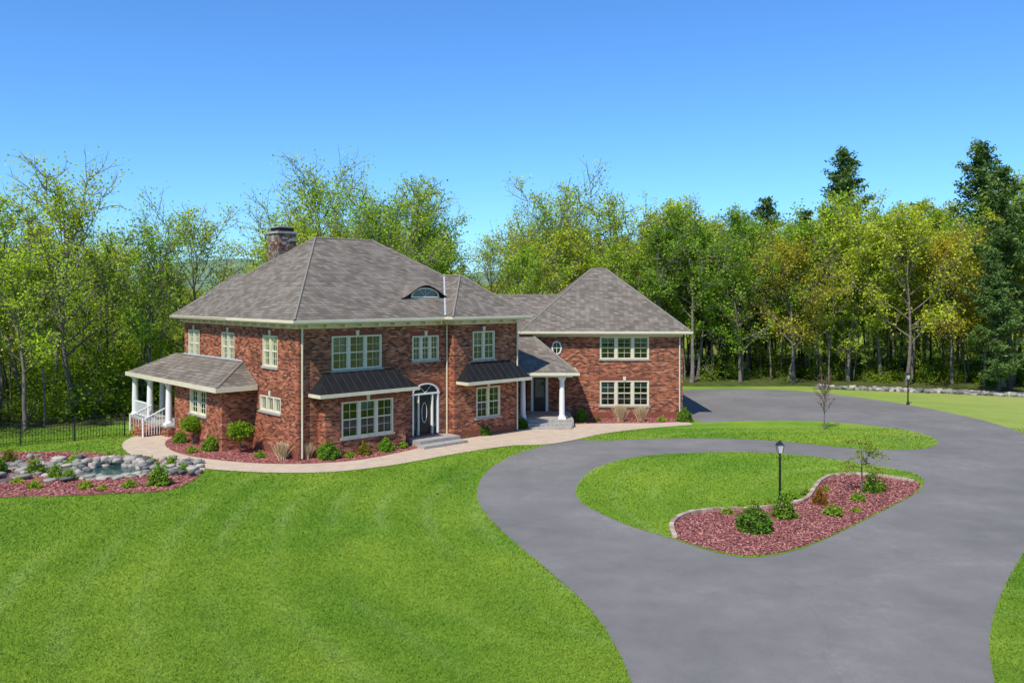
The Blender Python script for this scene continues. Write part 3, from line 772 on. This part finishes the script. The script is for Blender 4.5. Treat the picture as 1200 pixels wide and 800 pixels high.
GB.obox(Fg, 1.15, 1.3, 0, .06, .45, 2.6, WH); GB.obox(Fg, 2.05, 2.2, 0, .06, .45, 2.6, WH); GB.obox(Fg, 1.15, 2.2, 0, .065, 2.6, 2.72, WH); GB.obox(Fg, 1.3, 2.05, 0, .03, .45, 2.6, DR)
GB.obox(Fg, 1.42, 1.93, .03, .04, 1.3, 2.4, GL)
GB.box(.75, 3.5, 48.35, 51.965, 0, .45, ST); GB.box(.3, .75, 48.6, 51.9, 0, .44, ST); GB.box(.9, 3.4, 47.95, 48.348, 0, .3, ST); GB.box(1.0, 3.3, 47.55, 47.948, 0, .15, ST)
GB.make('garage_wing_walls', WM, house, HINV)
G2 = MB(); column(G2, .62, 48.85, .44, 2.85, .16); column(G2, 2.85, 48.7, .45, 2.85, .16)
G2.box(.3, 3.45, 48.5, 48.85, 2.85, 3.02, 0); G2.box(3.1, 3.4, 48.853, 51.96, 2.85, 3.02, 0)
G2.make('entry_porch_columns', [M['white']], house, HINV)
GR = MB()
hip(GR, .5, 10.8, 51.5, 63.5, 5.32, (5.3, 56.6), (6.2, 56.6), 9.25, .2, GR)
hip(GR, 6.0, 10.8, 54.5, 63.5, 5.308, (8.6, 58), (8.6, 61), 7.55, .19, GR)
hip(GR, -6, 5.0, 52.0, 60.0, 5.29, (-4, 56.5), (3.5, 56.5), 7.5, .18, GR)
b, c = (3.75, 48.2, 3.12), (1.0, 51.97, 5.25)
GR.poly([(.35, 48.2, 3.12), b, c, (-.9, 51.97, 5.25)], 0); GR.poly([(.35, 48.2, 3.12), (-.9, 51.97, 5.25), (-3.0, 51.9, 5.2), (-.2, 48.6, 3.3)], 0)
GR.poly([b, (3.75, 51.97, 3.12), c], 0); GR.poly([(.35, 48.2, 3.1), (.35, 51.97, 3.1), (3.75, 51.97, 3.1), (3.75, 48.2, 3.1)], 1)
GR.box(.35, 3.83, 48.1, 48.198, 2.98, 3.13, 1); GR.box(3.752, 3.83, 48.2, 51.97, 2.98, 3.12, 1); GR.tube([b, c], [.065, .065], 6, 2)
GR.make('garage_wing_roof', RMATS, house, HINV)

# ------------------------------------------------------------ planting
def shrub_mesh(name, seed, n=3500, ls=.05, mat='shrub', flat=1., lump=.18):
    g = np.random.default_rng(seed)
    d = g.normal(size=(n, 3)); d[:, 2] = np.abs(d[:, 2]) * .9 - .1 * g.random(n); d /= np.linalg.norm(d, axis=1)[:, None]
    r = g.uniform(.55, 1.0, n) ** .5
    bump = np.array([noise.noise(Vector(x) * 2.3 + Vector((seed, 0, 0))) for x in d])
    C = d * (r * (1 + lump * 2 * bump))[:, None] * np.array([.5, .5, .9 * flat]); C[:, 2] += .08
    C[:, 2] = np.maximum(C[:, 2], .03)
    lv, lq = leaf_quads(C, ls, 1.5, .3, g); V = [lv]; Q = [lq]; nb = len(lv); nw = 0
    for i in range(8):
        a = g.uniform(0, 6.28); p = [(0, 0, 0), (.2 * math.cos(a), .2 * math.sin(a), .4 * flat), (.38 * math.cos(a), .38 * math.sin(a), .65 * flat)]
        v, q = tube_np(p, [.02, .014, .006], 4); V.append(v); Q.append(q + nb); nb += len(v); nw += len(q)
    att = np.concatenate([g.uniform(0, 1, n), np.zeros(nw)]); mi = np.concatenate([np.zeros(n, int), np.ones(nw, int)])
    return quad_mesh(name, np.concatenate(V), np.concatenate(Q), mi, [M[mat], M['bark']], att)
SH = [shrub_mesh('shrub_round', 41, flat=.82), shrub_mesh('shrub_loose', 42, 2000, .065, flat=.95, lump=.4), shrub_mesh('shrub_low', 43, 1500, .07, flat=.5, lump=.4)]
UND = [shrub_mesh('under_a', 44, 1500, .055, 'leaf', 1.2, .8), shrub_mesh('under_b', 45, 800, .055, 'leaf', 1.5, .9)]

def shrub(u, v, w, kind=0, col=(1, 1, 1), name='round_shrub', hs=1.):
    x, y = site(u, v); put(name, SH[kind], x, y, w, col=col, sz=w * hs)
shrub(885, 622, 1.15, 0, (.72, .85, .8), 'mugo_pine_shrub', .8); shrub(919, 607, .78, 1, (1, 1.1, .8), 'boxwood_shrub')
shrub(1022, 577, .72, 1, (1, 1.1, .8), 'boxwood_shrub'); shrub(961, 591, .5, 1, (1.7, .5, .6), 'barberry_shrub', 1.2)
for (u, v, w) in ((852, 602, .4), (868, 597, .38), (884, 594, .42), (903, 592, .4), (928, 584, .42), (945, 580, .38), (977, 604, .6), (1006, 587, .5), (1035, 573, .35), (1003, 600, .3), (968, 575, .32)):
    shrub(u, v, w, 2, (R.uniform(1.2, 1.7), R.uniform(1.2, 1.5), 1), 'perennial_plant')
for (u, v, w, k, c, nm) in ((384, 538, .98, 0, (1, 1.15, .9), 'round_shrub'), (247, 528, .85, 0, (1.1, 1.2, .8), 'round_shrub'), (211, 519, .7, 0, (1.1, 1.2, .8), 'round_shrub'),
    (427, 533, .6, 1, (1.4, .8, .8), 'barberry_shrub'), (452, 529, .75, 0, (1.1, 1.3, .8), 'round_shrub'), (470, 525, .6, 2, (1.5, 1.5, 1), 'perennial_plant'), (490, 522, .5, 2, (1.5, 1.5, 1), 'perennial_plant'),
    (565, 510, .85, 0, (.8, .9, .8), 'round_shrub'), (588, 506, .6, 1, (1.2, 1.2, .8), 'boxwood_shrub'), (611, 502, .75, 0, (.8, .9, .8), 'round_shrub'), (577, 508, .5, 2, (1.6, 1.5, 1), 'perennial_plant'),
    (681, 494, .9, 0, (.9, 1, .8), 'round_shrub'), (802, 494, .95, 0, (.9, 1., .8), 'round_shrub'), (700, 493.5, .45, 2, (1.3, .7, .8), 'perennial_plant'), (775, 494, .5, 2, (1.6, 1.5, 1), 'perennial_plant'),
    (225, 530, .5, 2, (1.5, 1.5, 1), 'perennial_plant'), (305, 536, .5, 2, (1.4, 1.4, 1), 'perennial_plant'), (410, 536, .45, 2, (1.6, 1.4, 1), 'perennial_plant'), (545, 513, .5, 2, (1.6, 1.4, 1), 'perennial_plant')):
    shrub(u, v, w, k, c, nm)
for (u, v, w, k, c, nm) in ((186, 569, .85, 1, (1.1, 1.2, .8), 'boxwood_shrub'), (214, 554, .6, 2, (1.2, 1.3, .8), 'perennial_plant'), (65, 561, .6, 1, (1.3, 1.3, .9), 'boxwood_shrub'), (42, 556, .7, 1, (1.2, 1.1, .9), 'boxwood_shrub'), (-5, 556, .9, 0, (.9, 1, .9), 'round_shrub'),
    (100, 572, .5, 2, (1.8, 1.5, 1), 'perennial_plant'), (40, 572, .5, 2, (1.6, 1.5, 1), 'perennial_plant'), (152, 571, .5, 2, (1.5, 1.5, 1), 'perennial_plant'), (85, 545, .7, 2, (1.5, 1.5, 1), 'perennial_plant'), (174, 546, .6, 2, (1.7, 1.5, 1), 'perennial_plant'), (10, 545, .7, 1, (1.3, .8, .8), 'barberry_shrub'), (128, 542, .5, 1, (1.3, 1.2, .8), 'perennial_plant'),
    (20, 566, .4, 2, (2.2, 1.7, 1), 'perennial_plant'), (120, 574, .35, 2, (2.2, 1.7, 1), 'perennial_plant'), (80, 563, .5, 1, (1.2, 1.3, .8), 'perennial_plant'), (200, 548, .5, 1, (1.3, 1.3, .8), 'perennial_plant')):
    shrub(u, v, w, k, c, nm)

def ornamental(u, v, h):
    x, y = site(u, v); n = 420
    a = rng.uniform(0, 6.28, n); sp = np.abs(rng.normal(0, .28, n)) * h; hh = h * rng.uniform(.6, 1, n)
    b = np.stack([rng.normal(0, .07, n), rng.normal(0, .07, n), np.zeros(n)], 1)
    t = b + np.stack([np.cos(a) * sp, np.sin(a) * sp, hh], 1); w = .014
    V = np.stack([b + [-w, 0, 0], b + [w, 0, 0], t + [w * .4, 0, 0], t + [-w * .4, 0, 0]], 1).reshape(-1, 3)
    me = quad_mesh('ornamental_grass', V, np.arange(n * 4).reshape(-1, 4), np.zeros(n, int), [M['straw']], rng.uniform(0, 1, n))
    ob = bpy.data.objects.new('ornamental_grass', me); ob.location = (x, y, .02); link(ob)
for q in ((331, 539, .8), (359, 538, .8), (727, 494, 1.0), (751, 494, .9)): ornamental(*q)

def standard(u, v, h, w):
    x, y = site(u, v)
    g = np.random.default_rng(int(u)); n = 2200; V = []; Q = []; nb = 0; nw = 0
    for p, r in (([(0, 0, 0), (.02, 0, h * .3), (0, .02, h * .6)], [.035, .03, .025]),) + tuple(([(0, 0, h * .5), (.3 * w * math.cos(a), .3 * w * math.sin(a), h * .8)], [.02, .008]) for a in np.linspace(0, 5.5, 6)):
        vv, q = tube_np(p, r, 5); V.append(vv); Q.append(q + nb); nb += len(vv); nw += len(q)
    d = g.normal(size=(n, 3)); d /= np.linalg.norm(d, axis=1)[:, None]; rr = g.uniform(.3, 1, n) ** .5
    bump = np.array([noise.noise(Vector(x_) * 2.2 + Vector((u, 0, 0))) for x_ in d])
    C = d * (rr * (1 + .6 * bump))[:, None] * np.array([w / 2, w / 2, h * .28]); C[:, 2] += h * .72
    lv, lq = leaf_quads(C, .07, 1.4, .3, g); V.append(lv); Q.append(lq + nb)
    me = quad_mesh('topiary', np.concatenate(V), np.concatenate(Q), np.concatenate([np.zeros(nw, int), np.ones(n, int)]), [M['bark'], M['leaf']], np.concatenate([np.zeros(nw), g.uniform(0, 1, n)]))
    ob = bpy.data.objects.new('small_ornamental_tree', me); ob.location = (x, y, 0); ob.color = (.45, .62, .5, 1); link(ob)
standard(226, 521, 1.45, 1.15); standard(281, 531, 1.5, 1.2)

def young_tree(name, u, v, h, weep, nleaf, col, seed):
    x, y = site(u, v); g = np.random.default_rng(seed); V = []; Q = []; nb = 0; A = []
    def add(p, r, s):
        nonlocal nb
        vv, q = tube_np(p, r, s); V.append(vv); Q.append(q + nb); nb += len(vv)
    tp = grow((0, 0, 0), np.array([0, 0, 1.]), h * (.8 if weep else .95), 6, .03, g, .03); add(tp, [.04 * (1 - .75 * i / 6) for i in range(7)], 6)
    for i in range(16 if weep else 20):
        k = (3 + int(g.integers(0, 4))) if weep else (2 + int(g.integers(0, 4))); a = g.uniform(0, 6.28)
        el = .6 if weep else 1.05
        d = np.array([math.cos(a) * math.cos(el), math.sin(a) * math.cos(el), math.sin(el)])
        lp = grow(tp[k], d, h * (.38 if weep else .42) * g.uniform(.6, 1.1), 6, .08, g, -.28 if weep else .04)
        add(lp, [.014 * (1 - .7 * j / 6) for j in range(7)], 4); A += lp[2:]
        for j in (2, 3, 4):
            sp = grow(lp[j], rot_dir((lp[j] - lp[j - 1]) / np.linalg.norm(lp[j] - lp[j - 1]), .5, g), h * .14, 3, .1, g, -.2 if weep else .04)
            add(sp, [.007, .006, .005, .003], 3); A += sp
    nw = sum(len(q) for q in Q); A = np.array(A)
    C = A[g.choice(len(A), nleaf)] + g.normal(size=(nleaf, 3)) * .05
    lv, lq = leaf_quads(C, .055, 1.6, .3, g); V.append(lv); Q.append(lq + nb)
    me = quad_mesh(name, np.concatenate(V), np.concatenate(Q), np.concatenate([np.zeros(nw, int), np.ones(nleaf, int)]), [M['bark'], M['leaf']], np.concatenate([np.zeros(nw), g.uniform(0, 1, nleaf)]))
    ob = bpy.data.objects.new(name, me); ob.location = (x, y, 0); ob.color = c4(col); link(ob)
young_tree('weeping_cherry_tree', 1010, 577, 2.35, True, 1100, (.6, .65, .7), 5)
young_tree('bare_young_tree', 966, 504, 2.9, False, 500, (.4, .16, .5), 6)

def lamp(u, v, h):
    x, y = site(u, v); mb = MB()
    mb.lathe(x, y, [(.11, 0), (.11, .12), (.07, .18), (.045, .3), (.04, h * .72), (.06, h * .735), (.035, h * .75), (.035, h * .79), (.09, h * .8)], 12, 0)
    z0, z1 = h * .8, h * .93
    mb.hexa([(x - .07, y - .07, z0), (x + .07, y - .07, z0), (x + .07, y + .07, z0), (x - .07, y + .07, z0), (x - .11, y - .11, z1), (x + .11, y - .11, z1), (x + .11, y + .11, z1), (x - .11, y + .11, z1)], 1)
    for sx in (-1, 1):
        for sy in (-1, 1): mb.tube([(x + sx * .075, y + sy * .075, z0), (x + sx * .115, y + sy * .115, z1)], [.012, .012], 4, 0)
    mb.hexa([(x - .13, y - .13, z1), (x + .13, y - .13, z1), (x + .13, y + .13, z1), (x - .13, y + .13, z1), (x - .04, y - .04, h * .98), (x + .04, y - .04, h * .98), (x + .04, y + .04, h * .98), (x - .04, y + .04, h * .98)], 0)
    mb.lathe(x, y, [(.03, h * .98), (.035, h * .99), (.008, h * 1.01)], 8, 0)
    mb.make('lamp_post', [M['iron'], M['lampglass']])
lamp(914, 590, 2.3); lamp(1064, 474, 2.2)

def rocks(name, items, mat='rock', seed=3):
    g = np.random.default_rng(seed); V = []; Q = []; nb = 0; L = []
    base = np.array([(x, y, z) for z in (-1, -.2, .6, 1) for (x, y) in ((-1, -1), (0, -1.15), (1, -1), (1.15, 0), (1, 1), (0, 1.15), (-1, 1), (-1.15, 0))], float)
    base[:8, :2] *= .9; base[24:, :2] *= .6
    qs = [(i * 8 + k, i * 8 + (k + 1) % 8, (i + 1) * 8 + (k + 1) % 8, (i + 1) * 8 + k) for i in range(3) for k in range(8)]
    qs += [(24, 25, 26, 27), (24, 27, 28, 31), (28, 29, 30, 31)]
    qs = np.array(qs)
    for (x, y, z, sx, sy, sz) in items:
        v = base * np.array([sx, sy, sz]) * .5 * g.uniform(.78, 1.15, (32, 3)); a = g.uniform(0, 6.28)
        c, s = math.cos(a), math.sin(a); v = np.stack([v[:, 0] * c - v[:, 1] * s, v[:, 0] * s + v[:, 1] * c, v[:, 2]], 1) + (x, y, z + sz * .4)
        V.append(v); Q.append(qs + nb); nb += 32; L += list(np.clip(g.uniform(0, 1) + g.uniform(-.1, .1, len(qs)), 0, 1))
    me = quad_mesh(name, np.concatenate(V), np.concatenate(Q), np.zeros(len(L), int), [M[mat]], L); link(bpy.data.objects.new(name, me))
it = []
pcy = sum(p[1] for p in pond) / len(pond); pcx = sum(p[0] for p in pond) / len(pond)
for (x, y) in pond:
    front = y < pcy
    ox, oy = (x - pcx) * 1.1 + pcx, (y - pcy) * 1.15 + pcy
    for k in range(4 if front else 5):
        it.append((ox + R.gauss(0, .2), oy + R.gauss(0, .15) + (-.1 if front else .15), 0 if front else R.choice([0, .12, .2]), R.uniform(.2, .55), R.uniform(.2, .4), R.uniform(.07, .14) if front else R.uniform(.12, .28)))
for k in range(190):
    u = R.uniform(-80, 98); v = 549 + R.gauss(0, 6) - (u - 40) * .03; x, y = site(u, v); it.append((x, y, R.choice([0, 0, .1]), R.uniform(.2, .6), R.uniform(.2, .5), R.uniform(.08, .22)))
for k in range(110):
    u = R.uniform(150, 236); v = 548 + R.gauss(0, 5) - (193 - u) * .05; x, y = site(u, v)
    if not inside(pond, np.array([x]), np.array([y]))[0]: it.append((x, y, R.choice([0, 0, .1]), R.uniform(.2, .55), R.uniform(.2, .45), R.uniform(.08, .22)))
rocks('pond_rocks', it)
it = []
wl = smooth_open([site(*p) for p in ((960, 455), (1040, 458), (1110, 460.5), (1160, 463), (1230, 466), (1300, 470))], 40)
for (x, y) in wl:
    for k in range(2): it.append((x + R.gauss(0, .15), y + R.gauss(0, .18), k * .12 * R.random(), R.uniform(.2, .6), R.uniform(.2, .5), R.uniform(.14, .28)))
rocks('stone_wall', it, seed=9)

def fence():
    a = (-30.5, 38.6); b = (-20.6, 45.4); mb = MB(); L = math.dist(a, b); d = ((b[0] - a[0]) / L, (b[1] - a[1]) / L); F = (a, d, (-d[1], d[0]))
    k = 0
    while k < L:
        mb.obox(F, k - .009, k + .009, -.009, .009, 0.05, 1.25, 0); k += .14
    k = 0
    while k < L + .1:
        mb.obox(F, k - .03, k + .03, -.03, .03, 0, 1.35, 0); k += 2.4
    for z in (.15, 1.02, 1.17): mb.obox(F, 0, L, -.013, .013, z, z + .026, 0)
    mb.make('iron_fence', [M['iron']])
fence()

# ------------------------------------------------------------ forest
GREENS = [(1, 1, 1), (1.05, 1.0, .9), (.88, 1.0, .9), (.7, .88, .9), (1.08, 1.02, 1.), (.8, .95, 1.2), (1.0, 1.0, 1.3), (.62, .8, .9)]
forest = bpy.data.objects.new('distant_forest', None); COL.objects.link(forest)
placed = []
def ok_pos(x, y, md):
    for (a, b) in placed:
        if (a - x) ** 2 + (b - y) ** 2 < md * md: return False
    return True
def edge_y(x):
    pts = [(-90, 42), (-45, 42.5), (-31, 44), (-26, 48), (-23, 55), (-17, 63), (-10, 68), (2, 72), (12, 72), (24, 72.5), (34, 71), (44, 67), (60, 63), (90, 60)]
    return float(np.interp(x, [p[0] for p in pts], [p[1] for p in pts])) + (1.6 * noise.noise(Vector((x * .35, 2., 0))) + 1.2 if x > 0 else 0)
for (X, Y, me, h) in ((32.8, 84, 0, 22.0), (44.6, 80, 0, 22.0), (47.5, 77, 0, 20.5), (39.1, 67, 1, 17.5), (36.5, 64, 2, 11.0), (25.1, 86, 1, 17.2), (31.3, 92, 1, 16.5), (21.1, 95, 2, 14.), (41.8, 88, 1, 17.0), (-36.8, 92, 2, 11.)):
    put('pine_tree', PIN[me], X, Y, h / {0: 21., 1: 18., 2: 16.}[me]); placed.append((X, Y))
for (X, Y, me, h, c) in ((-27.1, 53, 0, 13.4, (1.0, 1.0, .9)), (-31.5, 55, 1, 12.8, (.95, 1, 1)), (-23.5, 62, 0, 12.0, (.95, .95, .8)), (-16.3, 76, 0, 16.6, (.85, .95, .9)), (-10, 77, 1, 16.8, (.85, .95, .9)), (-21.6, 80, 0, 13.6, (.9, .95, .9)), (4.5, 82, 0, 16.2, (.95, 1, .9)), (-2.1, 84, 1, 12.5, (.95, 1, .9)), (-8.4, 84, 0, 14.5, (.85, .95, .9)), (9, 80, 1, 15.6, (.95, 1, .9))):
    put('oak_tree', SPARSE[me], X, Y, h / 15.2, col=c); placed.append((X, Y))
for (X, Y, c, h) in ((24.1, 73, (.9, .7, .8), 12.), (32.8, 71, (1.0, .95, 1.), 14.5), (37.1, 72, (1.0, .74, .9), 12.5), (29.1, 74, (1.0, .98, 1.), 14.), (27., 78, (.85, .68, .9), 13.)):
    put('maple_tree', DEC[R.choice([0, 2])], X, Y, h / 15, col=c); placed.append((X, Y))
cnt = 0
for k in range(9000):
    Y = R.uniform(42, 112); X = R.uniform(-.68, .68) * Y + R.uniform(-4, 4)
    e = edge_y(X)
    if Y < e: continue
    depth = Y - e
    left = X / Y < -.27
    md = R.uniform(2.2, 4.2) if X > 12 else 3.8
    if left: md = 4.0
    if depth > 20: md = 5.2
    if left and depth > 44: continue
    if not ok_pos(X, Y, md): continue
    az_ = X / Y
    h = R.uniform(10.5, 15.6)
    if left: h = R.uniform(8.5, 12.4)
    elif X < 12: h = min(h, 14.)
    if -.075 < az_ < -.028: h = R.uniform(6.5, 8.5)
    if -.41 < az_ < -.30: h = min(h, R.uniform(7., 9.5))
    if left and Y < 52: h = R.uniform(7, 10)
    if left: me = R.choice([SPARSE[0], SPARSE[1], DEC[4], DEC[5], DEC[0], DEC[6]])
    elif X < 12: me = R.choice(DEC + [SPARSE[0], DEC[4]])
    else: me = R.choice(DEC + [DEC[4], DEC[3], DEC[6]])
    c = R.choice(GREENS)
    rr = R.random()
    if rr < .04: c = (1.0, .78, .9)
    elif rr < .12: c = (.5, .68, .8)
    b = R.uniform(.85, 1.08); c = (c[0] * b, c[1] * b, c[2] * b)
    sxy = h / 15 * R.uniform(.85, 1.1)
    if depth < 6: put('deciduous_tree', me, X, Y, sxy, col=c, sz=h / 15)
    else: put('reflection_tree', me, X, Y, sxy, col=c, sz=h / 15, parent=forest)
    placed.append((X, Y)); cnt += 1
    if cnt > 310: break
for k in range(130):
    X = R.uniform(10, 60) if k % 3 else R.uniform(-60, -25); Y = edge_y(X) + R.uniform(-.5, 16)
    put('forest_sapling', R.choice(THIN), X, Y, R.uniform(.55, 1.05), col=R.choice(GREENS), parent=forest)
und = bpy.data.objects.new('forest_undergrowth', None); COL.objects.link(und)
for k in range(700):
    lf = k >= 430
    X = R.uniform(-66, -16) if lf else R.uniform(-62, 68); e = edge_y(X); Y = e + (R.uniform(3, 45) if lf else abs(R.gauss(0, 12)) + (.5 if X > 10 else -.5))
    s = R.uniform(1.5, 3.6) if lf else R.uniform(.7, 2.3); b = R.uniform(.4, .75)
    put('undergrowth', R.choice(UND), X, Y, s, col=(b * .82, b, b), parent=und, sz=s * R.uniform(.5, 1.1))
for k in range(26):
    put('reflection_tree', R.choice(DEC), -60 + k * 5 + R.uniform(-1.5, 1.5), -38 + R.uniform(-5, 5), R.uniform(.8, 1.1), col=R.choice(GREENS), parent=forest)  # added row behind the camera, there to give the windows green reflections
print('trees', cnt)

# ------------------------------------------------------------ light, sky, camera
az = Vector((-.50, -.866)).normalized(); el = math.radians(53)
D = Vector((az.x * math.cos(el), az.y * math.cos(el), math.sin(el)))
L = bpy.data.lights.new('sun', 'SUN'); L.energy = 5.0; L.angle = math.radians(.5); L.color = (1., .95, .86)
so = bpy.data.objects.new('sun', L); COL.objects.link(so); so.rotation_euler = D.to_track_quat('Z', 'Y').to_euler(); so.location = (0, 0, 60)
w = bpy.data.worlds.new('World'); scene.world = w; w.use_nodes = True; nt = w.node_tree
bg = nt.nodes['Background']; sky = nt.nodes.new('ShaderNodeTexSky'); sky.sky_type = 'NISHITA'; sky.sun_disc = False
sky.sun_elevation = el; sky.sun_rotation = math.atan2(az.x, az.y); sky.air_density = 1.0; sky.dust_density = .3; sky.ozone_density = 2.2; sky.altitude = 200
tint = mix_c(nt, 1., sky.outputs[0], (.56, 1.0, 1.5), 'MULTIPLY')
nt.links.new(tint, bg.inputs['Color']); bg.inputs['Strength'].default_value = .135
cam = bpy.data.cameras.new('camera'); cam.sensor_width = 36; cam.lens = 30; cam.shift_y = -56 / 1200; cam.clip_end = 6000; cam.clip_start = .3
co = bpy.data.objects.new('camera', cam); COL.objects.link(co); co.location = (0, 0, CAM_H); co.rotation_euler = (math.radians(90), 0, 0)
scene.camera = co
scene.view_settings.view_transform = 'Standard'; scene.view_settings.look = 'None'; scene.view_settings.exposure = 0
